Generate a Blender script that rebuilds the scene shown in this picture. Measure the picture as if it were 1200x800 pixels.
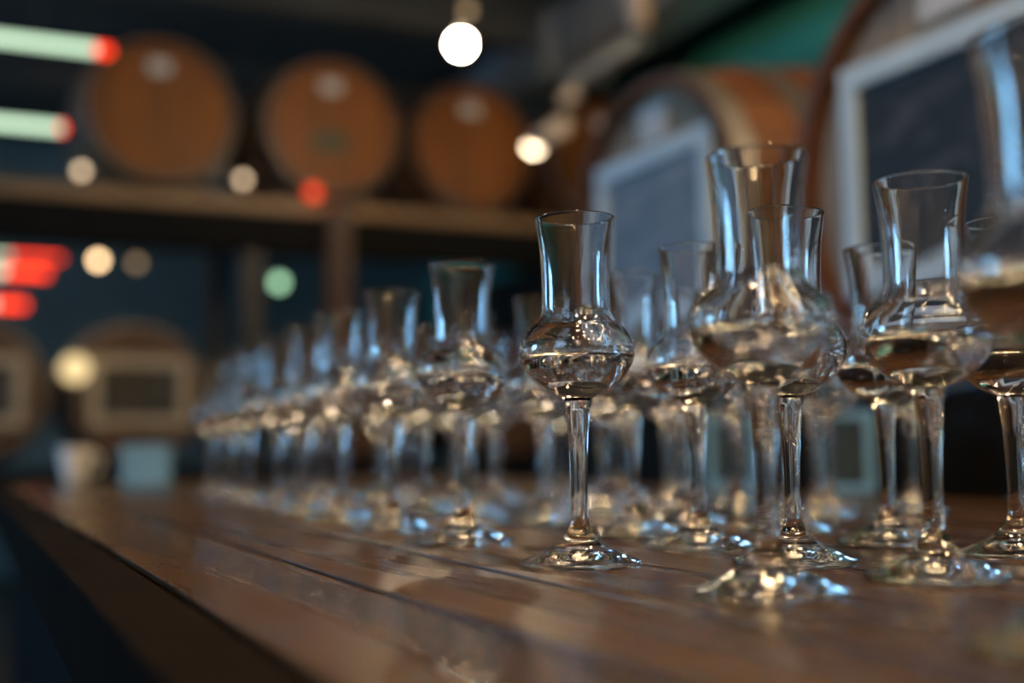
import bpy, bmesh, math, random
from mathutils import Matrix, Vector

random.seed(7)
SC = bpy.context.scene
COL = SC.collection
for o in list(bpy.data.objects):
    bpy.data.objects.remove(o)

# ------------------------------------------------------------------ camera
TZ = 0.78                     # table top height
CAMZ = TZ + 0.0625
FPX = 1420.0
YAW = math.radians(24.566)
PITCH = math.atan(125 / FPX)
ROLL = math.radians(0.7)
_f0 = Vector((math.sin(YAW), math.cos(YAW), 0))
_r0 = Vector((math.cos(YAW), -math.sin(YAW), 0))
FWD = _f0 * math.cos(PITCH) + Vector((0, 0, math.sin(PITCH)))
UP0 = Vector((0, 0, math.cos(PITCH))) - _f0 * math.sin(PITCH)
RGT = _r0 * math.cos(ROLL) - UP0 * math.sin(ROLL)
UPV = _r0 * math.sin(ROLL) + UP0 * math.cos(ROLL)
CAM = Vector((0, 0, CAMZ))
cd = bpy.data.cameras.new('camera')
cam = bpy.data.objects.new('camera', cd)
COL.objects.link(cam)
m3 = Matrix((RGT, UPV, -FWD)).transposed()
cam.matrix_world = Matrix.Translation(CAM) @ m3.to_4x4()
cd.sensor_width = 36
cd.lens = FPX / 1200 * 36
cd.clip_start = 0.02
cd.dof.use_dof = True
cd.dof.focus_distance = 0.635
cd.dof.aperture_fstop = 2.65
SC.camera = cam


def px(x, y, depth=None, X=None, Y=None, Z=None):
    """pixel -> point, at a camera depth or on a plane of the room"""
    d = FWD + RGT * ((x - 600) / FPX) + UPV * ((400 - y) / FPX)
    if depth is not None:
        t = depth
    elif X is not None:
        t = (X - CAM.x) / d.x
    elif Y is not None:
        t = (Y - CAM.y) / d.y
    else:
        t = (Z - CAM.z) / d.z
    return CAM + d * t


# ------------------------------------------------------------------ world, view
W = bpy.data.worlds.new('daylight')
SC.world = W
W.use_nodes = True
bg = W.node_tree.nodes['Background']
bg.inputs[0].default_value = (0.27, 0.62, 1.0, 1)
bg.inputs[1].default_value = 24.0
vs = SC.view_settings
vs.view_transform = 'Standard'
vs.look = 'None'
vs.gamma = 1
vs.use_curve_mapping = False
vs.exposure = 0.6
cy = SC.cycles
cy.max_bounces = 40
cy.transmission_bounces = 40
cy.glossy_bounces = 12
cy.diffuse_bounces = 4
cy.transparent_max_bounces = 16
cy.sample_clamp_indirect = 90
cy.blur_glossy = 0.2
cy.use_denoising = True

# ------------------------------------------------------------------ materials
MATS = {}


def nodes_of(name):
    m = bpy.data.materials.new(name)
    m.use_nodes = True
    MATS[name] = m
    nt = m.node_tree
    return m, nt, nt.nodes, nt.links


def principled(name, col, rough=0.5, metal=0.0, noise=0.0, scale=8.0, bump=0.0, coat=0.0, spec=0.5):
    m, nt, N, L = nodes_of(name)
    b = N['Principled BSDF']
    b.inputs['Roughness'].default_value = rough
    b.inputs['Metallic'].default_value = metal
    b.inputs['Coat Weight'].default_value = coat
    b.inputs['Specular IOR Level'].default_value = spec
    tc = N.new('ShaderNodeTexCoord')
    nz = N.new('ShaderNodeTexNoise')
    nz.inputs['Scale'].default_value = scale
    nz.inputs['Detail'].default_value = 4
    L.new(tc.outputs['Object'], nz.inputs['Vector'])
    cr = N.new('ShaderNodeValToRGB')
    cr.color_ramp.elements[0].color = [c * (1 - noise) for c in col] + [1]
    cr.color_ramp.elements[1].color = [min(1, c * (1 + noise)) for c in col] + [1]
    cr.color_ramp.elements[0].position = 0.3
    cr.color_ramp.elements[1].position = 0.7
    L.new(nz.outputs[0], cr.inputs[0])
    L.new(cr.outputs[0], b.inputs['Base Color'])
    if bump:
        bp = N.new('ShaderNodeBump')
        bp.inputs['Strength'].default_value = bump
        bp.inputs['Distance'].default_value = 0.01
        L.new(nz.outputs[0], bp.inputs['Height'])
        L.new(bp.outputs[0], b.inputs['Normal'])
    return m


def wood(name, dark, light, scale=1.0, axis=1, rough=(0.3, 0.5), coat=0.0, bump=0.05, jitter=0.25):
    m, nt, N, L = nodes_of(name)
    b = N['Principled BSDF']
    b.inputs['Coat Weight'].default_value = coat
    b.inputs['Coat Roughness'].default_value = 0.12
    tc = N.new('ShaderNodeTexCoord')
    oi = N.new('ShaderNodeObjectInfo')
    va = N.new('ShaderNodeVectorMath')
    va.operation = 'ADD'
    sc = N.new('ShaderNodeVectorMath')
    sc.operation = 'SCALE'
    sc.inputs['Scale'].default_value = 37.0
    cmb = N.new('ShaderNodeCombineXYZ')
    for i in range(3):
        L.new(oi.outputs['Random'], cmb.inputs[i])
    L.new(cmb.outputs[0], sc.inputs[0])
    L.new(tc.outputs['Object'], va.inputs[0])
    L.new(sc.outputs[0], va.inputs[1])
    mp = N.new('ShaderNodeMapping')
    s = [14 * scale] * 3
    s[axis] = 1.3 * scale
    mp.inputs['Scale'].default_value = s
    L.new(va.outputs[0], mp.inputs[0])
    big = N.new('ShaderNodeTexNoise')
    big.inputs['Scale'].default_value = 1.4
    big.inputs['Detail'].default_value = 5
    big.inputs['Distortion'].default_value = 1.2
    L.new(mp.outputs[0], big.inputs['Vector'])
    fine = N.new('ShaderNodeTexNoise')
    fine.inputs['Scale'].default_value = 11
    fine.inputs['Detail'].default_value = 6
    L.new(mp.outputs[0], fine.inputs['Vector'])
    mx = N.new('ShaderNodeMix')
    mx.inputs[0].default_value = 0.35
    L.new(big.outputs[0], mx.inputs[2])
    L.new(fine.outputs[0], mx.inputs[3])
    cr = N.new('ShaderNodeValToRGB')
    cr.color_ramp.elements[0].position = 0.33
    cr.color_ramp.elements[1].position = 0.68
    cr.color_ramp.elements[0].color = (*dark, 1)
    cr.color_ramp.elements[1].color = (*light, 1)
    L.new(mx.outputs[0], cr.inputs[0])
    hsv = N.new('ShaderNodeHueSaturation')
    mr = N.new('ShaderNodeMapRange')
    mr.inputs['To Min'].default_value = 1 - jitter
    mr.inputs['To Max'].default_value = 1 + jitter
    L.new(oi.outputs['Random'], mr.inputs[0])
    L.new(mr.outputs[0], hsv.inputs['Value'])
    L.new(cr.outputs[0], hsv.inputs['Color'])
    L.new(hsv.outputs[0], b.inputs['Base Color'])
    rr = N.new('ShaderNodeMapRange')
    rr.inputs['From Min'].default_value = 0.3
    rr.inputs['From Max'].default_value = 0.7
    rr.inputs['To Min'].default_value = rough[0]
    rr.inputs['To Max'].default_value = rough[1]
    L.new(big.outputs[0], rr.inputs[0])
    L.new(rr.outputs[0], b.inputs['Roughness'])
    bp = N.new('ShaderNodeBump')
    bp.inputs['Strength'].default_value = bump
    bp.inputs['Distance'].default_value = 0.004
    L.new(mx.outputs[0], bp.inputs['Height'])
    L.new(bp.outputs[0], b.inputs['Normal'])
    return m


def emission(name, col, strength):
    m, nt, N, L = nodes_of(name)
    N.remove(N['Principled BSDF'])
    e = N.new('ShaderNodeEmission')
    e.inputs[0].default_value = (*col, 1)
    e.inputs[1].default_value = strength
    L.new(e.outputs[0], N['Material Output'].inputs[0])
    return m


def glass(name, ior, col=(1, 1, 1), wave=0.055):
    m, nt, N, L = nodes_of(name)
    N.remove(N['Principled BSDF'])
    g = N.new('ShaderNodeBsdfGlass')
    g.inputs['Color'].default_value = (*col, 1)
    g.inputs['Roughness'].default_value = 0.0
    g.inputs['IOR'].default_value = ior
    # slight waviness of hand-blown glass
    tc = N.new('ShaderNodeTexCoord')
    oi = N.new('ShaderNodeObjectInfo')
    ad = N.new('ShaderNodeVectorMath')
    ad.operation = 'ADD'
    L.new(tc.outputs['Object'], ad.inputs[0])
    L.new(oi.outputs['Random'], ad.inputs[1])
    mp = N.new('ShaderNodeMapping')
    mp.inputs['Scale'].default_value = (170, 170, 34)
    L.new(ad.outputs[0], mp.inputs[0])
    nz = N.new('ShaderNodeTexNoise')
    nz.inputs['Scale'].default_value = 1.0
    nz.inputs['Detail'].default_value = 2.0
    L.new(mp.outputs[0], nz.inputs['Vector'])
    bp = N.new('ShaderNodeBump')
    bp.inputs['Strength'].default_value = wave
    bp.inputs['Distance'].default_value = 0.001
    L.new(nz.outputs[0], bp.inputs['Height'])
    L.new(bp.outputs[0], g.inputs['Normal'])
    L.new(g.outputs[0], N['Material Output'].inputs[0])
    return m


def pane_mat(name):
    m, nt, N, L = nodes_of(name)
    N.remove(N['Principled BSDF'])
    t = N.new('ShaderNodeBsdfTransparent')
    g = N.new('ShaderNodeBsdfGlossy')
    g.inputs['Roughness'].default_value = 0.02
    mx = N.new('ShaderNodeMixShader')
    mx.inputs[0].default_value = 0.06
    L.new(t.outputs[0], mx.inputs[1])
    L.new(g.outputs[0], mx.inputs[2])
    L.new(mx.outputs[0], N['Material Output'].inputs[0])
    return m


def chalk(name, base, mark, scale, lo, hi):
    """dark board with smudged chalk rows"""
    m, nt, N, L = nodes_of(name)
    b = N['Principled BSDF']
    b.inputs['Roughness'].default_value = 0.6
    tc = N.new('ShaderNodeTexCoord')
    mp = N.new('ShaderNodeMapping')
    mp.inputs['Scale'].default_value = (scale, scale, scale * 2.6)
    L.new(tc.outputs['Object'], mp.inputs[0])
    nz = N.new('ShaderNodeTexNoise')
    nz.inputs['Scale'].default_value = 1
    nz.inputs['Detail'].default_value = 6
    nz.inputs['Roughness'].default_value = 0.7
    L.new(mp.outputs[0], nz.inputs['Vector'])
    cr = N.new('ShaderNodeValToRGB')
    cr.color_ramp.elements[0].position = lo
    cr.color_ramp.elements[1].position = hi
    cr.color_ramp.elements[0].color = (*base, 1)
    cr.color_ramp.elements[1].color = (*mark, 1)
    L.new(nz.outputs[0], cr.inputs[0])
    L.new(cr.outputs[0], b.inputs['Base Color'])
    return m


wood('table_wood', (0.027, 0.0125, 0.004), (0.10, 0.049, 0.015), 0.6, 1, (0.13, 0.40), 0.08, 0.06, 0.25)
wood('edge_wood', (0.012, 0.008, 0.006), (0.03, 0.02, 0.014), 1.0, 1, (0.4, 0.6), 0, 0.05, 0.1)
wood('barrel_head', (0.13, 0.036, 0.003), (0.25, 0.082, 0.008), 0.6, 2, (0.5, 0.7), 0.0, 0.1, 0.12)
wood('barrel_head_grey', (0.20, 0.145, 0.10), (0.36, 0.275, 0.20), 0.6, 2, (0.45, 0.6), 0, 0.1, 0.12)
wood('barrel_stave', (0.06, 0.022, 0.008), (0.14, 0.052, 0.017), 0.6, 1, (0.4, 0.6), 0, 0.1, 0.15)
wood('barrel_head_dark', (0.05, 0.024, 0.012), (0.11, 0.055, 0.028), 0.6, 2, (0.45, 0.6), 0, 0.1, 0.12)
wood('panel_dark', (0.02, 0.011, 0.007), (0.045, 0.024, 0.014), 0.5, 2, (0.5, 0.7), 0, 0.1, 0.12)
wood('shelf_wood', (0.16, 0.09, 0.045), (0.30, 0.19, 0.10), 0.7, 0, (0.4, 0.6), 0, 0.1, 0.1)
wood('post_wood', (0.035, 0.013, 0.008), (0.07, 0.026, 0.015), 0.7, 2, (0.5, 0.7), 0, 0.1, 0.1)
principled('hoop_steel', (0.22, 0.22, 0.23), 0.4, 0.8, 0.3, 10)
principled('galvanised', (0.40, 0.42, 0.44), 0.4, 0.7, 0.2, 6)
principled('black_paint', (0.006, 0.006, 0.006), 0.85, 0, 0.2, 10, spec=0.15)
principled('dark_steel', (0.02, 0.02, 0.022), 0.5, 0.2, 0.2, 10)
principled('black_panel', (0.004, 0.005, 0.006), 0.9, 0, 0.2, 4, spec=0.1)
principled('edge_black', (0.009, 0.006, 0.0045), 0.9, 0, 0.3, 30, spec=0.05)
principled('wall_teal', (0.06, 0.42, 0.36), 0.8, 0, 0.08, 2, 0.05)
principled('wall_dark', (0.15, 0.20, 0.20), 0.85, 0, 0.15, 2, 0.05)
principled('wall_plain', (0.22, 0.20, 0.17), 0.85, 0, 0.15, 2, 0.05)
principled('ceiling_dark', (0.045, 0.05, 0.05), 0.85, 0, 0.25, 1.5)
principled('beam_dark', (0.06, 0.062, 0.06), 0.7, 0, 0.2, 3)
principled('floor_concrete', (0.05, 0.048, 0.045), 0.5, 0, 0.3, 3)
principled('frame_white_daylit', (0.52, 0.66, 0.76), 0.5, 0, 0.05, 10)  # white frames with the blue of the daylight put into the colour
principled('frame_cream', (0.42, 0.34, 0.24), 0.5, 0, 0.1, 10)
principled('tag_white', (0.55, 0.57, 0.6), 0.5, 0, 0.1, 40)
principled('plaque_green', (0.03, 0.06, 0.035), 0.5, 0, 0.2, 40)
principled('beige_metal', (0.55, 0.45, 0.36), 0.5, 0, 0.05, 10)
principled('white_china', (0.75, 0.78, 0.8), 0.2, 0, 0.03, 10)
principled('card_blue', (0.17, 0.40, 0.68), 0.6, 0, 0.05, 20)
principled('card_dark', (0.03, 0.06, 0.09), 0.6, 0, 0.3, 60)
principled('cord_black', (0.01, 0.01, 0.01), 0.6)
chalk('board_slate', (0.012, 0.016, 0.022), (0.16, 0.16, 0.17), 9, 0.5, 0.8)
chalk('board_grey', (0.10, 0.16, 0.23), (0.34, 0.38, 0.43), 9, 0.4, 0.75)
chalk('board_dim', (0.02, 0.022, 0.022), (0.09, 0.095, 0.09), 9, 0.45, 0.8)
glass('crystal', 1.5)
glass('spirit_surface', 1.36, wave=0.05)
glass('spirit_wall', 1.36 / 1.5)
pane_mat('window_pane')
WARM = (1.0, 0.66, 0.34)
emission('bulb_main', (1.0, 0.76, 0.48), 400)
emission('bulb_fill', WARM, 115)
emission('bulb_far', WARM, 6)
emission('bulb_spot', (1.0, 0.78, 0.5), 12)
emission('bulb_clip', (1.0, 0.72, 0.45), 2.2)
emission('bulb_dim', WARM, 0.55)
emission('bulb_globe', (1.0, 0.74, 0.36), 0.85)
emission('bulb_green', (0.55, 1.0, 0.6), 1.6)
emission('bulb_red', (1.0, 0.06, 0.02), 1.3)
emission('bulb_red_faint', (1.0, 0.2, 0.1), 0.4)
emission('led_white', (0.72, 1.0, 0.70), 1.1)
emission('led_red', (1.0, 0.045, 0.012), 2.2)


# ------------------------------------------------------------------ builders
def link(name, me, parent=None):
    o = bpy.data.objects.new(name, me)
    COL.objects.link(o)
    if parent:
        o.parent = parent
    return o


def thing(name, label, cat, loc=(0, 0, 0), rotz=0.0, group=None):
    o = bpy.data.objects.new(name, None)
    o.empty_display_size = 0.05
    COL.objects.link(o)
    o.location = loc
    o.rotation_euler = (0, 0, rotz)
    tag(o, label, cat, group)
    return o


def tag(o, label, cat, group=None):
    o['label'] = label
    o['category'] = cat
    if group:
        o['group'] = group
    return o


def bm_obj(name, bm, mat, parent=None, smooth=False):
    me = bpy.data.meshes.new(name)
    bmesh.ops.recalc_face_normals(bm, faces=bm.faces)
    bm.to_mesh(me)
    bm.free()
    me.materials.append(MATS[mat])
    if smooth:
        for p in me.polygons:
            p.use_smooth = True
    return link(name, me, parent)


def add_box(bm, x0, x1, y0, y1, z0, z1, bevel=0.0):
    r = bmesh.ops.create_cube(bm, size=1)
    for v in r['verts']:
        v.co = Vector(((x0 + x1) / 2 + v.co.x * (x1 - x0), (y0 + y1) / 2 + v.co.y * (y1 - y0), (z0 + z1) / 2 + v.co.z * (z1 - z0)))
    if bevel:
        es = list({e for v in r['verts'] for e in v.link_edges})
        bmesh.ops.bevel(bm, geom=es, offset=bevel, segments=2, affect='EDGES', profile=0.6)


def box(name, x0, x1, y0, y1, z0, z1, mat, parent=None, bevel=0.0):
    bm = bmesh.new()
    add_box(bm, x0, x1, y0, y1, z0, z1, bevel)
    return bm_obj(name, bm, mat, parent)


def struct(o):
    o['kind'] = 'structure'
    return o


def lathe_mesh(name, prof, mats, seg=56, face_mat=None, flip=False):
    """surface of revolution about z with analytic smooth normals; prof = [(r, z)], outside on the right of the walk upwards"""
    n = len(prof)
    nrm = []
    for i in range(n):
        a = prof[max(0, i - 1)]
        b = prof[min(n - 1, i + 1)]
        dr, dz = b[0] - a[0], b[1] - a[1]
        l = math.hypot(dr, dz) or 1
        nrm.append((dz / l, -dr / l))
    verts, norms, faces, rings = [], [], [], []
    for (r, z), (nr, nz) in zip(prof, nrm):
        if r < 1e-7:
            rings.append([len(verts)])
            verts.append((0, 0, z))
            norms.append((0, 0, 1 if nz > 0 else -1))
        else:
            ring = []
            for k in range(seg):
                a = 2 * math.pi * k / seg
                ring.append(len(verts))
                verts.append((r * math.cos(a), r * math.sin(a), z))
                norms.append((nr * math.cos(a), nr * math.sin(a), nz))
            rings.append(ring)
    fm = []
    for i in range(n - 1):
        A, B = rings[i], rings[i + 1]
        for k in range(seg):
            k2 = (k + 1) % seg
            if len(A) == 1 and len(B) == 1:
                continue
            if len(A) == 1:
                f = (A[0], B[k2], B[k])
            elif len(B) == 1:
                f = (A[k], A[k2], B[0])
            else:
                f = (A[k], A[k2], B[k2], B[k])
            faces.append(f)
            fm.append(face_mat[i] if face_mat else 0)
    me = bpy.data.meshes.new(name)
    me.from_pydata(verts, [], faces)
    for m in mats:
        me.materials.append(MATS[m])
    for p, i in zip(me.polygons, fm):
        p.use_smooth = True
        p.material_index = i
    me.update()
    me.normals_split_custom_set_from_vertices(norms)
    return me


def spline(pts, per=6):
    """Catmull-Rom through (r, z) points"""
    out = []
    n = len(pts)
    for i in range(n - 1):
        p0 = pts[max(0, i - 1)]
        p1, p2 = pts[i], pts[i + 1]
        p3 = pts[min(n - 1, i + 2)]
        for k in range(per):
            t = k / per
            q = []
            for c in range(2):
                q.append(0.5 * ((2 * p1[c]) + (-p0[c] + p2[c]) * t + (2 * p0[c] - 5 * p1[c] + 4 * p2[c] - p3[c]) * t * t
                                + (-p0[c] + 3 * p1[c] - 3 * p2[c] + p3[c]) * t ** 3))
            out.append((max(0.0, q[0]), q[1]))
    out.append(pts[-1])
    return out


def tube_obj(name, p0, p1, r, mat, parent=None, seg=10):
    bm = bmesh.new()
    p0, p1 = Vector(p0), Vector(p1)
    d = p1 - p0
    rot = d.to_track_quat('Z', 'Y').to_matrix().to_4x4()
    bmesh.ops.create_cone(bm, cap_ends=True, segments=seg, radius1=r, radius2=r, depth=d.length,
                          matrix=Matrix.Translation((p0 + p1) / 2) @ rot)
    return bm_obj(name, bm, mat, parent, True)


def ball_obj(name, c, r, mat, parent=None, sub=3, squash=1.0):
    bm = bmesh.new()
    bmesh.ops.create_icosphere(bm, subdivisions=sub, radius=r)
    for v in bm.verts:
        v.co.z *= squash
        v.co += Vector(c)
    return bm_obj(name, bm, mat, parent, True)


# ------------------------------------------------------------------ the room
XL, XR, YN, YF, ZC = -3.2, 3.5, -2.6, 9.2, 3.1
T = 0.15
struct(box('floor', XL - T, XR + T, YN - T, YF + T, -T, 0, 'floor_concrete'))
struct(box('ceiling', XL - T, XR + T, YN - T, YF + T, ZC, ZC + T, 'ceiling_dark'))
struct(box('wall_right', XR, XR + T, YN - T, YF + T, 0, ZC, 'wall_teal'))
struct(box('wall_back', XL, XR, YF, YF + T, 0, ZC, 'wall_dark'))
struct(box('wall_front', XL, XR, YN - T, YN, 0, ZC, 'wall_plain'))
# left wall with window openings; the far one, unseen, added to light the back
WINS = [(2.3, 3.3), (6.4, 7.1)]
WZ0, WZ1 = 1.25, 2.15
bm = bmesh.new()
ys = [YN - T] + [v for w in WINS for v in w] + [YF + T]
for i in range(0, len(ys), 2):
    add_box(bm, XL - T, XL, ys[i], ys[i + 1], 0, ZC)
for a, b in WINS:
    add_box(bm, XL - T, XL, a, b, 0, WZ0)
    add_box(bm, XL - T, XL, a, b, WZ1, ZC)
struct(bm_obj('wall_left', bm, 'wall_plain'))
for i, (a, b) in enumerate(WINS):
    w = struct(bpy.data.objects.new('window_%d' % (i + 1), None))
    COL.objects.link(w)
    w.location = (XL - 0.08, (a + b) / 2, WZ0)
    hw, hh = (b - a) / 2, WZ1 - WZ0
    la = bpy.data.lights.new('window_portal', 'AREA')
    la.shape = 'RECTANGLE'
    la.size, la.size_y = hh, b - a
    la.cycles.is_portal = True
    lo = bpy.data.objects.new('window_portal', la)
    COL.objects.link(lo)
    lo.location = (XL - 0.002, (a + b) / 2, WZ0 + hh / 2)
    lo.rotation_euler = (0, -math.pi / 2, 0)
    bm = bmesh.new()
    fr = 0.05
    add_box(bm, -0.03, 0.03, -hw, -hw + fr, 0, hh)
    add_box(bm, -0.03, 0.03, hw - fr, hw, 0, hh)
    add_box(bm, -0.03, 0.03, -hw + fr, hw - fr, 0, fr)
    add_box(bm, -0.03, 0.03, -hw + fr, hw - fr, hh - fr, hh)
    add_box(bm, -0.03, 0.03, -fr / 2, fr / 2, fr, hh - fr)
    bm_obj('window_frame', bm, 'frame_white_daylit', w)
    for s in (-1, 1):
        y0, y1 = sorted((s * fr / 2, s * (hw - fr)))
        box('pane', -0.004, 0.004, y0, y1, fr, hh - fr, 'window_pane', w)
    box('window_sill', -0.02, 0.16, -hw - 0.0, hw + 0.0, -0.03, 0.0, 'frame_white_daylit', w)
# ceiling beams across the room
for k, y in enumerate((0.6, 2.2, 3.8, 5.4, 7.0)):
    struct(box('trim_%d' % (k + 1), XL, XR, y - 0.09, y + 0.09, ZC - 0.24, ZC, 'beam_dark'))

# dark boards added low on the right wall to keep green off the glasses
wr = bpy.data.objects['wall_right']
for k in range(30):
    y0 = -2.0 + k * 0.36
    box('added_dark_board', XR - 0.025, XR, y0 + 0.003, y0 + 0.357, 0, 2.05, 'panel_dark', wr, 0.004)

# ventilation duct under the ceiling, along the teal wall
dk = thing('ventilation_duct', 'long grey metal ventilation duct under the ceiling beside the teal wall', 'duct', (2.75, 2.6, ZC - 0.42))
dk2 = box('duct_run', -0.16, 0.16, 0, 6.4, 0, 0.3, 'galvanised', dk, 0.03)
for y in (1.0, 2.6, 4.2, 5.8):
    box('flange', -0.185, 0.185, y - 0.02, y + 0.02, -0.025, 0.325, 'galvanised', dk)
    for s in (-1, 1):
        tube_obj('hanger_rod', (s * 0.12, y, 0.32), (s * 0.12, y, 0.419), 0.006, 'dark_steel', dk, 6)
cr = thing('steel_girder', 'black steel girder hanging below the ceiling between duct and teal wall', 'girder', (3.22, 1.6, ZC - 0.27))
for z in (0.0, 0.17):
    box('flange', -0.08, 0.08, 0, 7.5, z, z + 0.03, 'black_paint', cr)
box('web', -0.015, 0.015, 0, 7.5, 0.03, 0.17, 'black_paint', cr)
for y in (0.4, 2.8, 5.0, 7.2):
    box('bracket', -0.03, 0.03, y - 0.03, y + 0.03, 0.20, 0.268, 'black_paint', cr)

# ------------------------------------------------------------------ bar table
X0T, X1T, Y0T, Y1T = 0.0915, 1.03, -0.45, 2.75
tb = thing('tasting_table', 'long varnished plank table with a black front edge, carrying rows of grappa glasses', 'table', (0, 0, 0))
edges = [X0T, 0.172, 0.253, 0.336, 0.412, 0.497, 0.58, 0.668, 0.75, 0.84, 0.93, X1T]
for i in range(len(edges) - 1):
    dz = random.uniform(-0.0002, 0.0)
    box('plank', edges[i] + 0.0024, edges[i + 1] - 0.0024, Y0T, Y1T, TZ - 0.035, TZ + dz, 'table_wood', tb, 0.0007)
box('edge_board', X0T - 0.037, X0T - 0.0005, Y0T, Y1T, TZ - 0.05, TZ - 0.0015, 'edge_black', tb, 0.003)
box('underframe', X0T + 0.03, X1T - 0.03, Y0T + 0.05, Y1T - 0.05, TZ - 0.10, TZ - 0.036, 'black_paint', tb)
box('front_panel', X0T + 0.02, X0T + 0.045, Y0T + 0.04, Y1T - 0.04, 0.0, TZ - 0.045, 'black_panel', tb)
for x in (X0T + 0.09, X1T - 0.09):
    for y in (Y0T + 0.12, Y1T - 0.12):
        box('leg', x - 0.035, x + 0.035, y - 0.035, y + 0.035, 0, TZ - 0.10, 'black_paint', tb)

# ------------------------------------------------------------------ grappa glasses
LEVEL = 0.1112
outer_bowl = spline([(0.0079, 0.0886), (0.0178, 0.0932), (0.0262, 0.1008), (0.0303, 0.1085), (0.0311, 0.1140), (0.0298, 0.1200),
                     (0.0265, 0.1255), (0.0220, 0.1297), (0.0193, 0.1337), (0.0186, 0.1392), (0.0187, 0.1550), (0.0197, 0.1710), (0.0218, 0.1860)], 5)
inner_pts = spline([(0.0, 0.0940), (0.0080, 0.0947), (0.0165, 0.0970), (0.0247, 0.1030), (0.0290, 0.1094), (0.0299, 0.1142), (0.0287, 0.1195),
                    (0.0253, 0.1245), (0.0207, 0.1286), (0.0177, 0.1331), (0.0170, 0.1390), (0.0171, 0.1550), (0.0182, 0.1710), (0.0204, 0.1858)], 5)
# cut the inner wall where the spirit starts
wet = [p for p in inner_pts if p[1] < LEVEL - 0.0004]
dry = [p for p in inner_pts if p[1] > LEVEL + 0.0004]
t = (LEVEL - wet[-1][1]) / (dry[0][1] - wet[-1][1])
rl = wet[-1][0] + t * (dry[0][0] - wet[-1][0])
dry_wall = [(rl, LEVEL)] + dry
stem_pts = spline([(0.0072, 0.0172), (0.0054, 0.0215), (0.0047, 0.0275), (0.0045, 0.0400), (0.0053, 0.0640), (0.0063, 0.0765), (0.0069, 0.0835), (0.0079, 0.0886)], 5)
foot_top = spline([(0.0324, 0.0018), (0.0316, 0.0030), (0.0255, 0.0052), (0.0175, 0.0088), (0.0112, 0.0128), (0.0072, 0.0172)], 5)
foot_bot = [(0.0, 0.0042), (0.008, 0.0038), (0.016, 0.0024), (0.024, 0.0007), (0.0295, 0.0000), (0.0312, 0.0001), (0.0320, 0.0008)]
rim_arc = []
ro, ri = outer_bowl[-1], dry_wall[-1]
for k in range(1, 6):
    a = math.pi * k / 6
    cx = (ro[0] + ri[0]) / 2
    w = (ro[0] - ri[0]) / 2
    rim_arc.append((cx + w * math.cos(a), 0.1859 + 0.0009 * math.sin(a)))
ME_BOWL = lathe_mesh('bowl', outer_bowl + rim_arc + dry_wall[::-1], ['crystal'])
ME_STEM = lathe_mesh('stem', stem_pts, ['crystal'], 40)
ME_FOOT = lathe_mesh('foot', foot_bot + foot_top, ['crystal'])
men = [(rl, LEVEL), (rl - 0.0004, LEVEL - 0.0004), (rl - 0.0011, LEVEL - 0.0008), (rl - 0.003, LEVEL - 0.0010), (rl * 0.5, LEVEL - 0.0010), (0, LEVEL - 0.0010)]
liq = wet + men
ME_LIQ = lathe_mesh('spirit', liq, ['spirit_wall', 'spirit_surface'],
                    face_mat=[0 if i < len(wet) else 1 for i in range(len(liq) - 1)])


def grappa_glass(X, Y, label, group, rot=0.0):
    g = thing('grappa_glass', label, 'glass', (X, Y, TZ + 0.0001), rot, group)
    link('bowl', ME_BOWL, g)
    link('stem', ME_STEM, g)
    link('foot', ME_FOOT, g)
    link('spirit', ME_LIQ, g)['label'] = 'clear spirit filling the lower bowl'
    return g


def jit(a):
    return random.uniform(-a, a)


ROWS = []
row1 = [(0.302, 0.262), (0.311, 0.424), (0.302, 0.577), (0.307, 0.752), (0.311, 0.908), (0.316, 1.055), (0.318, 1.20),
        (0.322, 1.335), (0.325, 1.47), (0.330, 1.61), (0.335, 1.76)]
row2 = [(0.412, 0.434), (0.403, 0.527), (0.417, 0.638), (0.440, 0.757), (0.440, 0.905), (0.425, 1.02), (0.425, 1.15),
        (0.43, 1.29), (0.43, 1.43), (0.435, 1.57), (0.44, 1.72)]
row3 = [(0.535, 0.500), (0.532, 0.599), (0.54, 0.715), (0.535, 0.84), (0.53, 0.965), (0.535, 1.10), (0.54, 1.24), (0.54, 1.38), (0.545, 1.53), (0.55, 1.68)]
row4 = [(0.655, 0.826), (0.645, 0.930), (0.65, 1.05), (0.645, 1.18), (0.65, 1.32), (0.655, 1.47), (0.66, 1.63)]
row5 = [(0.765, 0.835), (0.775, 0.955), (0.76, 1.08), (0.765, 1.21), (0.77, 1.36), (0.775, 1.53)]
ORD = ['first', 'second', 'third', 'fourth', 'fifth', 'sixth']
NAMES = ['the row beside the black edge', 'the second row from the black edge', 'the third row from the black edge',
         'the fourth row from the black edge', 'the row nearest the chalkboard barrels']
KNOWN = [6, 5, 3, 2, 2]
for ri_, row in enumerate((row1, row2, row3, row4, row5)):
    for gi, (x, y) in enumerate(row):
        j = 0 if y < 0.95 and ri_ < 3 else 0.008
        if gi < KNOWN[ri_]:
            lab = ORD[gi] + ' grappa glass from the bare end of ' + NAMES[ri_]
        else:
            lab = 'grappa glass in ' + NAMES[ri_] + ', towards the pale blue box'
        grappa_glass(x + jit(j), y + jit(j), lab, 'grappa glasses in ' + NAMES[ri_], random.uniform(0, 6.28))

# ------------------------------------------------------------------ barrels
BL, RH, RB = 0.92, 0.285, 0.35


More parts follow.
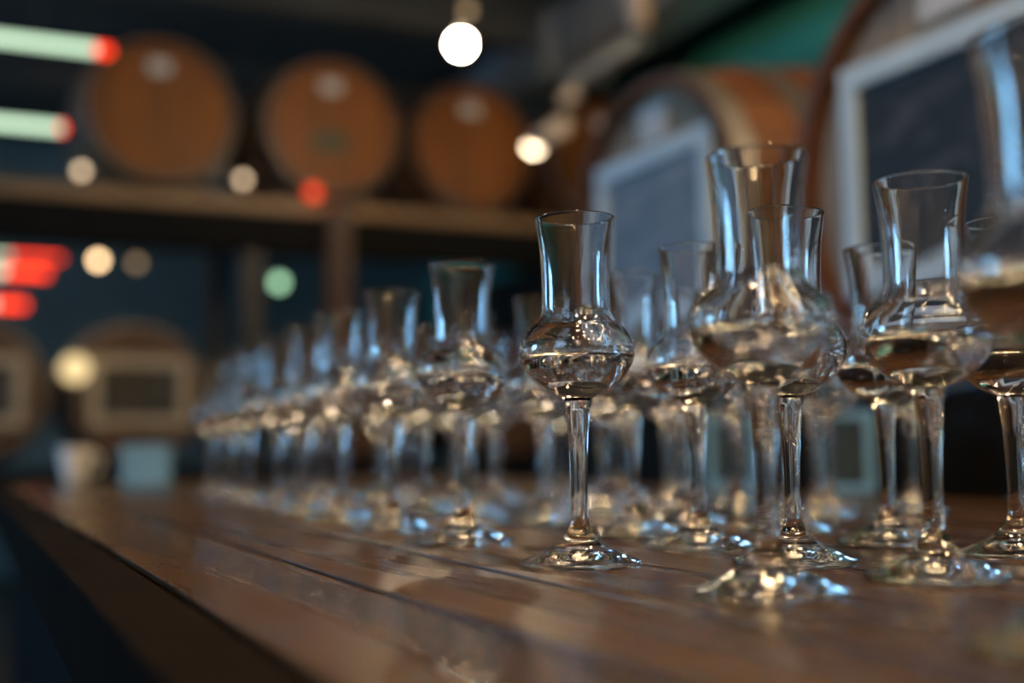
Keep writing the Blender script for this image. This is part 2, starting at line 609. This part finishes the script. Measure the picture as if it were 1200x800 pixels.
def barrel_meshes(key, head_mat):
    bm = bmesh.new()
    nst, ny = 26, 14
    rings = []
    for j in range(ny + 1):
        y = BL * j / ny
        u = 2 * j / ny - 1
        r = RB - (RB - RH - 0.012) * u * u
        ring = []
        for s in range(nst):
            for q, dr in ((0.03, -0.003), (0.12, 0), (0.88, 0), (0.97, -0.003)):
                a = 2 * math.pi * (s + q) / nst
                ring.append(bm.verts.new(((r + dr) * math.cos(a), y, (r + dr) * math.sin(a))))
        rings.append(ring)
    n = len(rings[0])
    for j in range(ny):
        for k in range(n):
            bm.faces.new((rings[j][k], rings[j][(k + 1) % n], rings[j + 1][(k + 1) % n], rings[j + 1][k]))
    # chime: the stave ends turn in to the recessed head
    for ring, y, yi in ((rings[0], 0, 0.035), (rings[-1], BL, BL - 0.035)):
        e1 = [bm.verts.new((v.co.x * (RH - 0.008) / math.hypot(v.co.x, v.co.z), y, v.co.z * (RH - 0.008) / math.hypot(v.co.x, v.co.z))) for v in ring]
        e2 = [bm.verts.new((v.co.x, yi + (0.01 if y == 0 else -0.01), v.co.z)) for v in e1]
        for k in range(n):
            k2 = (k + 1) % n
            bm.faces.new((ring[k], ring[k2], e1[k2], e1[k]))
            bm.faces.new((e1[k], e1[k2], e2[k2], e2[k]))
    me = bpy.data.meshes.new('staves')
    bmesh.ops.recalc_face_normals(bm, faces=bm.faces)
    bm.to_mesh(me)
    bm.free()
    me.materials.append(MATS['barrel_stave'])
    boards = []
    nb = 7
    R = RH - 0.0085
    for side in (0, 1):
        y0, y1 = ((0.028, 0.05) if side == 0 else (BL - 0.05, BL - 0.028))
        for b in range(nb if side == 0 else 1):
            xa = -R + 2 * R * b / (nb if side == 0 else 1) + (0.0012 if b else 0)
            xb = -R + 2 * R * (b + 1) / (nb if side == 0 else 1) - 0.0012
            bmb = bmesh.new()
            pts = []
            m = 6 if side == 0 else 24
            for k in range(m + 1):
                x = xa + (xb - xa) * k / m
                pts.append((x, math.sqrt(max(0, R * R - x * x))))
            poly = [(x, z) for x, z in pts] + [(x, -z) for x, z in reversed(pts) if z > 1e-6]
            lo = [bmb.verts.new((x, y0, z)) for x, z in poly]
            hi = [bmb.verts.new((x, y1, z)) for x, z in poly]
            bmb.faces.new(lo)
            bmb.faces.new(hi)
            for k in range(len(lo)):
                k2 = (k + 1) % len(lo)
                bmb.faces.new((lo[k], lo[k2], hi[k2], hi[k]))
            bmesh.ops.recalc_face_normals(bmb, faces=bmb.faces)
            mm = bpy.data.meshes.new('head_board')
            bmb.to_mesh(mm)
            bmb.free()
            mm.materials.append(MATS[head_mat])
            boards.append(('head_board' if side == 0 else 'back_head', mm))
    return me, boards


def hoop_mesh(yc, w):
    bm = bmesh.new()
    seg = 64
    rr = []
    for y in (yc - w / 2, yc + w / 2):
        u = 2 * y / BL - 1
        rr.append(RB - (RB - RH - 0.012) * u * u)
    quad = [(rr[0] + 0.0005, yc - w / 2), (rr[0] + 0.004, yc - w / 2), (rr[1] + 0.004, yc + w / 2), (rr[1] + 0.0005, yc + w / 2)]
    ring = [[bm.verts.new((r * math.cos(2 * math.pi * k / seg), y, r * math.sin(2 * math.pi * k / seg))) for k in range(seg)] for r, y in quad]
    for q in range(4):
        for k in range(seg):
            k2 = (k + 1) % seg
            bm.faces.new((ring[q][k], ring[q][k2], ring[(q + 1) % 4][k2], ring[(q + 1) % 4][k]))
    bmesh.ops.recalc_face_normals(bm, faces=bm.faces)
    me = bpy.data.meshes.new('hoop')
    bm.to_mesh(me)
    bm.free()
    for mname in ('hoop_steel',):
        me.materials.append(MATS[mname])
    for p in me.polygons:
        p.use_smooth = False
    return me


HOOPS = [hoop_mesh(0.022, 0.04), hoop_mesh(0.16, 0.045), hoop_mesh(0.30, 0.045), hoop_mesh(BL - 0.30, 0.045), hoop_mesh(BL - 0.16, 0.045), hoop_mesh(BL - 0.022, 0.04)]
B_WARM = barrel_meshes('warm', 'barrel_head')
B_GREY = barrel_meshes('grey', 'barrel_head_grey')
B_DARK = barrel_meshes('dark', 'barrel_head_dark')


def barrel(center, rotz, label, group, kit=B_WARM, scale=1.0):
    """center = middle of the front head"""
    t = thing('wine_barrel', label, 'barrel', center, rotz, group)
    t.scale = (scale,) * 3
    link('staves', kit[0], t)
    for nm, mm in kit[1]:
        link(nm, mm, t)
    for h in HOOPS:
        link('hoop', h, t)
    return t


def framed_board(center, rotz, w, h, fw, frame_mat, board_mat, label, cat='chalkboard', group=None):
    """board facing local -Y, lower back edge at local y=0"""
    t = thing('framed_chalkboard', label, cat, center, rotz, group)
    d = 0.022
    for nm, a in (('frame_rail', (-w / 2, w / 2, -d, 0, h / 2 - fw, h / 2)), ('frame_rail', (-w / 2, w / 2, -d, 0, -h / 2, -h / 2 + fw)),
                  ('frame_stile', (-w / 2, -w / 2 + fw, -d, 0, -h / 2 + fw, h / 2 - fw)), ('frame_stile', (w / 2 - fw, w / 2, -d, 0, -h / 2 + fw, h / 2 - fw))):
        box(nm, *a, frame_mat, t, 0.002)
    box('board', -w / 2 + fw, w / 2 - fw, -d + 0.008, -0.002, -h / 2 + fw, h / 2 - fw, board_mat, t)
    return t


# --- barrels along the right, heads towards the table (facing -X): rotate -90 deg
XH = 1.20
RZ = -math.pi / 2
ZU = CAMZ + 0.40
ZLOW = ZU - 0.80
YA, YB, YCC = 2.00, 1.225, 0.45
stack = [(YA, ZU, 'chestnut barrel lying on the upper rack with a grey-blue framed picture on its head', B_GREY),
         (YB, ZU - 0.01, 'chestnut barrel lying on the upper rack with a dark slate chalkboard on its head', B_GREY)]
for y, z, lab, kit in stack:
    barrel((XH, y, z), RZ, lab, 'barrels on the rack by the table', kit, 1.05)
for y, nm in ((YA, 'under the barrel with the grey-blue picture'), (YB, 'under the barrel with the slate chalkboard')):
    barrel((XH, y, ZLOW), RZ, 'dark barrel on the low rack ' + nm, 'barrels on the rack by the table', B_DARK, 1.0)
framed_board((XH + 0.028, YA - 0.005, ZU + 0.005), RZ, 0.425, 0.35, 0.036, 'frame_white_daylit', 'board_grey', 'white framed grey-blue picture on the barrel head')
framed_board((XH + 0.028, YB - 0.005, ZU - 0.01), RZ, 0.425, 0.35, 0.036, 'frame_white_daylit', 'board_slate', 'white framed dark slate chalkboard on the barrel head')
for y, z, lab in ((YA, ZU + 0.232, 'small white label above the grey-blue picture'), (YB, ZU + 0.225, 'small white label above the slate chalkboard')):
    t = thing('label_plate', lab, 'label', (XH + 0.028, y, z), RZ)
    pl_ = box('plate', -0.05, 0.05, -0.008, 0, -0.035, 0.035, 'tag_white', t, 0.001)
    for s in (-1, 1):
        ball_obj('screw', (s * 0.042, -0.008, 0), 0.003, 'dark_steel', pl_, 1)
rk = thing('barrel_rack', 'dark steel barrel rack standing between the table and the teal wall', 'rack', (XH, 0, 0))
for xx in (0.14, 0.76):
    for zz in (ZU - 0.37 - 0.015, ZLOW - 0.36):
        box('beam', xx - 0.03, xx + 0.03, 0.75, 2.5, zz - 0.07, zz, 'black_paint', rk)
    for yy in (0.78, 1.61, 2.44):
        box('post', xx - 0.025, xx + 0.025, yy - 0.025, yy + 0.025, 0, ZU - 0.455, 'black_paint', rk)
box('added_gap_board', 0.0, 0.03, 0.72, 2.5, ZU - 0.47, ZU - 0.335, 'black_paint', rk)  # black board added to keep the gap under the barrels dark
for yc in (YA, YB):
    for zz, rr in ((ZU, 0.345), (ZLOW, 0.33)):
        for xx in (0.14, 0.76):
            for s in (-1, 1):
                yy = yc + s * 0.17
                zt = zz - math.sqrt(rr * rr - 0.17 ** 2) + 0.005
                box('chock', xx - 0.03, xx + 0.03, yy - 0.03, yy + 0.03, zz - rr - 0.03, zt - 0.004, 'black_paint', rk)

# --- rack across the room with barrels facing the table end
YS = 5.08
ZS = CAMZ + 1.075
sr = thing('storage_rack', 'tall open rack with a wooden shelf above and barrels on both levels', 'rack', (0, YS, 0))
box('shelf_board', -2.6, 3.35, 0, 0.95, ZS - 0.055, ZS, 'shelf_wood', sr, 0.004)
box('beam', -2.6, 3.35, 0.01, 0.10, ZS - 0.225, ZS - 0.056, 'black_paint', sr)
box('beam', -2.6, 3.35, 0.83, 0.92, ZS - 0.10, ZS - 0.056, 'black_paint', sr)
ZL2 = CAMZ + 0.25 - 0.318
box('shelf_board', -2.6, 3.35, -0.12, 1.06, ZL2 - 0.05, ZL2, 'black_paint', sr, 0.004)
for x in (-2.5, -0.75, 1.13, 3.2):
    for y in (0.06, 0.86):
        box('post', x - 0.035, x + 0.035, y - 0.035, y + 0.035, 0, ZS - 0.226 if y < 0.5 else ZS - 0.101, 'dark_steel', sr)
pz = px(385, 300, Y=YS + 0.08)
box('post', pz.x - 0.05, pz.x + 0.05, -0.11, -0.005, ZL2, ZS - 0.03, 'post_wood', sr)
upper = [(190, 'honey-coloured barrel on the high shelf below the light bars'), (392, 'honey-coloured barrel on the high shelf with a small green plaque'),
         (551, 'honey-coloured barrel on the high shelf under the bright bare bulb'), (690, 'honey-coloured barrel at the teal wall end of the high shelf')]
lastx = -9
for i, (p, lab) in enumerate(upper):
    c = px(p, 140, Y=YS + 0.03)
    c.x = lastx = max(c.x, lastx + 0.715)
    barrel((c.x, YS + 0.03 + (0.1 if i > 1 else 0), ZS + 0.35 + 0.004), 0, lab, 'barrels on the high shelf')
    for s in (-1, 1):
        for yy in (0.2, 0.78):
            ck = box('barrel_wedge', -0.05, 0.05, -0.04, 0.04, 0, 0.055, 'post_wood')
            ck.location = (c.x + s * 0.20, YS + yy, ZS)
            tag(ck, 'small wooden wedge under a barrel on the high shelf', 'wedge', 'wedges under the shelf barrels')
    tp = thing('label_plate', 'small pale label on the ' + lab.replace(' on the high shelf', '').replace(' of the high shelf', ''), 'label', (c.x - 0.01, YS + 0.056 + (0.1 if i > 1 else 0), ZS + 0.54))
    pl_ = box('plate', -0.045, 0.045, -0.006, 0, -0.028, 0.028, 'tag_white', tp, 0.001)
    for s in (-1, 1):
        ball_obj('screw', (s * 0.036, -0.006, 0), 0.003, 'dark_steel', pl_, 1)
c2 = px(392, 140, Y=YS + 0.03)
t = thing('name_plaque', 'small dark green plaque on a honey-coloured barrel head', 'plaque', (c2.x - 0.01, YS + 0.058, ZS + 0.29), 0)
pl_ = box('plate', -0.07, 0.07, -0.01, 0, -0.04, 0.04, 'plaque_green', t, 0.002)
for s in (-1, 1):
    ball_obj('screw', (s * 0.058, -0.01, 0), 0.004, 'hoop_steel', pl_, 1)
low = [(-36, 'barrel on the low shelf with a cream framed board, farther from the post'), (163, 'barrel on the low shelf with a cream framed board, beside the globe lamp'),
       (440, 'barrel on the low shelf behind the red-brown post'), (596, 'barrel on the low shelf farthest towards the teal wall')]
for i, (p, lab) in enumerate(low):
    c = px(p, 460, Y=YS + 0.12)
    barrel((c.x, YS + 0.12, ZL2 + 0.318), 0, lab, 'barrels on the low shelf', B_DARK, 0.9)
    if i < 2:
        framed_board((c.x + 0.005, YS + 0.1452, ZL2 + 0.32), 0, 0.40, 0.29, 0.042, 'frame_cream', 'board_dim',
                     ('cream framed dim board on the low shelf barrel farther from the post', 'cream framed dim board on the low shelf barrel beside the globe lamp')[i])

# ------------------------------------------------------------------ lamps
def pendant(p, r, mat, label, group=None, cup='cord_black'):
    t = thing('pendant_lamp', label, 'lamp', p, 0, group)
    ball_obj('bulb', (0, 0, 0), r, mat, t, 3)
    tube_obj('socket', (0, 0, r * 0.9), (0, 0, r * 0.9 + 0.07), r * 0.55, cup, t)
    tube_obj('cord', (0, 0, r * 0.9 + 0.07), (0, 0, ZC - p[2]), 0.004, 'cord_black', t, 6)
    return t


pendant(px(540, 52, depth=4.2), 0.032, 'bulb_main', 'bright bare bulb hanging in front of the high shelf')
pendant(px(548, 12, depth=5.0), 0.022, 'bulb_dim', 'dim bulb hanging just behind the bright bare bulb')
pendant(px(115, 305, depth=7.6), 0.03, 'bulb_far', 'small warm bulb hanging beyond the rack, brighter of two')
pendant(px(160, 308, depth=7.6), 0.03, 'bulb_dim', 'small dim bulb hanging beyond the rack, fainter of two')
pendant(px(327, 331, depth=7.4), 0.036, 'bulb_green', 'small greenish bulb hanging beyond the rack')
# globe lamp on the low shelf
gp = px(88, 432, Y=YS)
t = thing('globe_lamp', 'round warm globe lamp standing on the low shelf between two barrels', 'lamp', (gp.x, gp.y, ZL2))
ball_obj('globe', (0, 0, gp.z - ZL2), 0.055, 'bulb_globe', t)
tube_obj('stem', (0, 0, 0.02), (0, 0, gp.z - ZL2 - 0.05), 0.012, 'dark_steel', t)
tube_obj('base', (0, 0, 0), (0, 0, 0.02), 0.06, 'dark_steel', t, 24)
# little spot lamps on the front edge of the high shelf
for p, mat, lab in (((95, 201), 'bulb_clip', 'small warm lamp on the shelf edge below the light bars'), ((284, 211), 'bulb_clip', 'small warm lamp on the shelf edge between two honey-coloured barrels'),
                    ((366, 226), 'bulb_red', 'small red lamp on the shelf edge below the plaqued barrel'), ((388, 246), 'bulb_red_faint', 'small faint red lamp just under the shelf edge')):
    q = px(p[0], p[1], Y=YS - 0.035)
    t = thing('clip_lamp', lab, 'lamp', q)
    ball_obj('bulb', (0, -0.012, 0), 0.019 if mat == 'bulb_clip' else 0.03, mat, t, 2)
    tube_obj('housing', (0, -0.006, 0), (0, 0.036, 0), 0.02, 'dark_steel', t, 12)
# spot lamp and rail hanging along the room by the teal wall
def px_pair(a, b, X):
    return px(*a, X=X), px(*b, X=X)


ra, rb = px_pair((664, 146), (626, 168), 2.3)
rb.z = ra.z
t = thing('spot_lamp', 'beige cylinder spot lamp shining beside the last honey-coloured barrels', 'lamp', rb)
tube_obj('housing', (0, 0, 0), ra - rb, 0.04, 'beige_metal', t, 20)
ball_obj('bulb', (0, 0, -0.012), 0.036, 'bulb_spot', t, 3)
for u in (0.3, 0.8):
    q = (ra - rb) * u
    tube_obj('rod', q, (q.x, q.y, ZC - rb.z), 0.005, 'dark_steel', t, 6)
ra, rb = px_pair((752, 48), (672, 94), 2.3)
rb.z = ra.z
t = thing('lamp_rail', 'grey metal lamp rail hanging above the spot lamp', 'rail', rb)
box('rail', -0.03, 0.03, (ra - rb).y, 0, -0.03, 0.03, 'galvanised', t, 0.004)
for u in (0.1, 0.9):
    tube_obj('rod', (ra - rb) * u, (0, (ra - rb).y * u, ZC - rb.z), 0.005, 'dark_steel', t, 6)
for u in (0.0, -0.12):
    ball_obj('knob', (0, -u * 0.5, -0.05), 0.03, 'beige_metal', t, 2)
vp_ = px(750, 22, depth=3.4)
t = thing('cylinder_pendant', 'beige cylinder pendant hanging above the barrels by the table', 'lamp', vp_)
tube_obj('shade', (0, 0, -0.035), (0, 0, 0.25), 0.032, 'beige_metal', t, 24)
tube_obj('cap', (0, 0, -0.04), (0, 0, -0.035), 0.026, 'dark_steel', t, 20)
tube_obj('cord', (0, 0, 0.25), (0, 0, ZC - vp_.z), 0.004, 'cord_black', t, 6)
# unseen shaded lamps added over the tasting area for warm light and glints
shade_prof = [(0.02, 0.10), (0.045, 0.06), (0.07, -0.01), (0.068, -0.01), (0.043, 0.058), (0.018, 0.098)]
ME_SHADE = lathe_mesh('shade', [(r * 1.3, 0.02 + z * 1.2) for r, z in shade_prof[::-1]], ['black_paint'], 28)  # shade added to hold the fill lamps' light off the ceiling
for x in (-0.9, 0.2, 0.75, 1.3):
    for y in (-2.0, -1.2, -0.4, 0.4, 1.2):
        if (x < 0 and y > -0.8) or (x < 0.5 and y > 1):
            continue
        t = pendant((x + jit(0.12), y + jit(0.12), 2.66), 0.052, 'bulb_fill', 'unseen added warm bulb under a small black shade over the tasting area', 'unseen fill lamps over the tasting area')
        link('shade', ME_SHADE, t)


# ------------------------------------------------------------------ light bars with red ends
def light_bar(px0, px1, pxr, Yb, r, label):
    """white bar from px0 to px1, red end piece on to pxr, running along X at depth Yb"""
    a, b, c = (px(p[0], p[1], Y=Yb) for p in (px0, px1, pxr))
    z = b.z
    t = thing('light_bar', label, 'lamp', (a.x, Yb, z), 0, 'light bars with red ends')
    tube_obj('white_tube', (0, 0, 0), (b.x - a.x, 0, 0), r, 'led_white', t, 12)
    tube_obj('red_end', (b.x - a.x, 0, 0), (c.x - a.x, 0, 0), r, 'led_red', t, 12)
    for u in (0.15, 0.85):
        x = (c.x - a.x) * u
        tube_obj('wire', (x, 0, r), (x, 0, ZC - z), 0.003, 'cord_black', t, 5)


light_bar((-60, 36), (112, 58), (130, 60), 4.3, 0.016, 'greenish white light bar with red end hanging high before the rack, upper one')
light_bar((-160, 128), (70, 150), (76, 151), 4.4, 0.016, 'greenish white light bar with red end hanging before the rack, lower one')
light_bar((-200, 285), (12, 300), (72, 304), 7.4, 0.012, 'light bar with long red end beyond the rack, topmost of three')
light_bar((-200, 302), (6, 318), (56, 322), 7.5, 0.024, 'light bar with long red end beyond the rack, middle of three')
light_bar((-200, 340), (-6, 356), (30, 359), 7.6, 0.024, 'light bar with long red end beyond the rack, lowest of three')


# ------------------------------------------------------------------ cards and cup on the table
def card(p, w, h, rotz, label):
    q = px(p[0], p[1], Z=TZ + 0.0005)
    t = thing('table_card', label, 'card', (q.x, q.y, TZ + 0.0005), rotz)
    b = 0.011
    for a in ((-w / 2, w / 2, h - b, h), (-w / 2, w / 2, 0, b)):
        box('frame_rail', a[0], a[1], -0.012, 0, a[2], a[3], 'card_blue', t)
    for a in ((-w / 2, -w / 2 + b), (w / 2 - b, w / 2)):
        box('frame_stile', a[0], a[1], -0.012, 0, b, h - b, 'card_blue', t)
    box('sheet', -w / 2 + b, w / 2 - b, -0.008, -0.002, b, h - b, 'card_dark', t)
    box('foot', -w / 4, w / 4, 0, 0.03, 0, 0.006, 'card_blue', t)


card((862, 573), 0.075, 0.105, -0.9, 'blue framed table card standing behind the glasses, nearer the table end')
card((992, 577), 0.075, 0.105, -0.9, 'blue framed table card standing behind the glasses, beside the slate chalkboard barrel')
q = px(172, 567, Z=TZ)
t = thing('paper_box', 'pale blue paper box standing at the far table end', 'box', (q.x, q.y, TZ + 0.0002), -0.3)
box('body', -0.045, 0.045, -0.03, 0.03, 0, 0.065, 'card_blue', t, 0.002)
box('lid', -0.047, 0.047, -0.032, 0.032, 0.066, 0.078, 'card_blue', t, 0.002)
q = px(88, 566, Z=TZ)
cup_prof = [(0, 0.0), (0.018, 0.0), (0.022, 0.003), (0.03, 0.03), (0.035, 0.06), (0.036, 0.075), (0.034, 0.076), (0.032, 0.06), (0.027, 0.03), (0.018, 0.006), (0, 0.005)]
t = thing('china_cup', 'small white cup standing at the far table end', 'cup', (q.x, q.y, TZ + 0.0002))
link('body', lathe_mesh('body', cup_prof, ['white_china'], 32), t)
hb = bmesh.new()
prev = None
for k in range(9):
    a = -math.pi / 2 + math.pi * k / 8
    c = Vector((0.033 + 0.02 * math.cos(a), 0, 0.042 + 0.022 * math.sin(a)))
    ring = [hb.verts.new(c + Vector((math.cos(a), 0, math.sin(a))) * (0.004 * math.cos(b)) + Vector((0, 0.004 * math.sin(b), 0))) for b in [2 * math.pi * j / 8 for j in range(8)]]
    if prev:
        for j in range(8):
            hb.faces.new((prev[j], prev[(j + 1) % 8], ring[(j + 1) % 8], ring[j]))
    prev = ring
bm_obj('handle', hb, 'white_china', t, True)
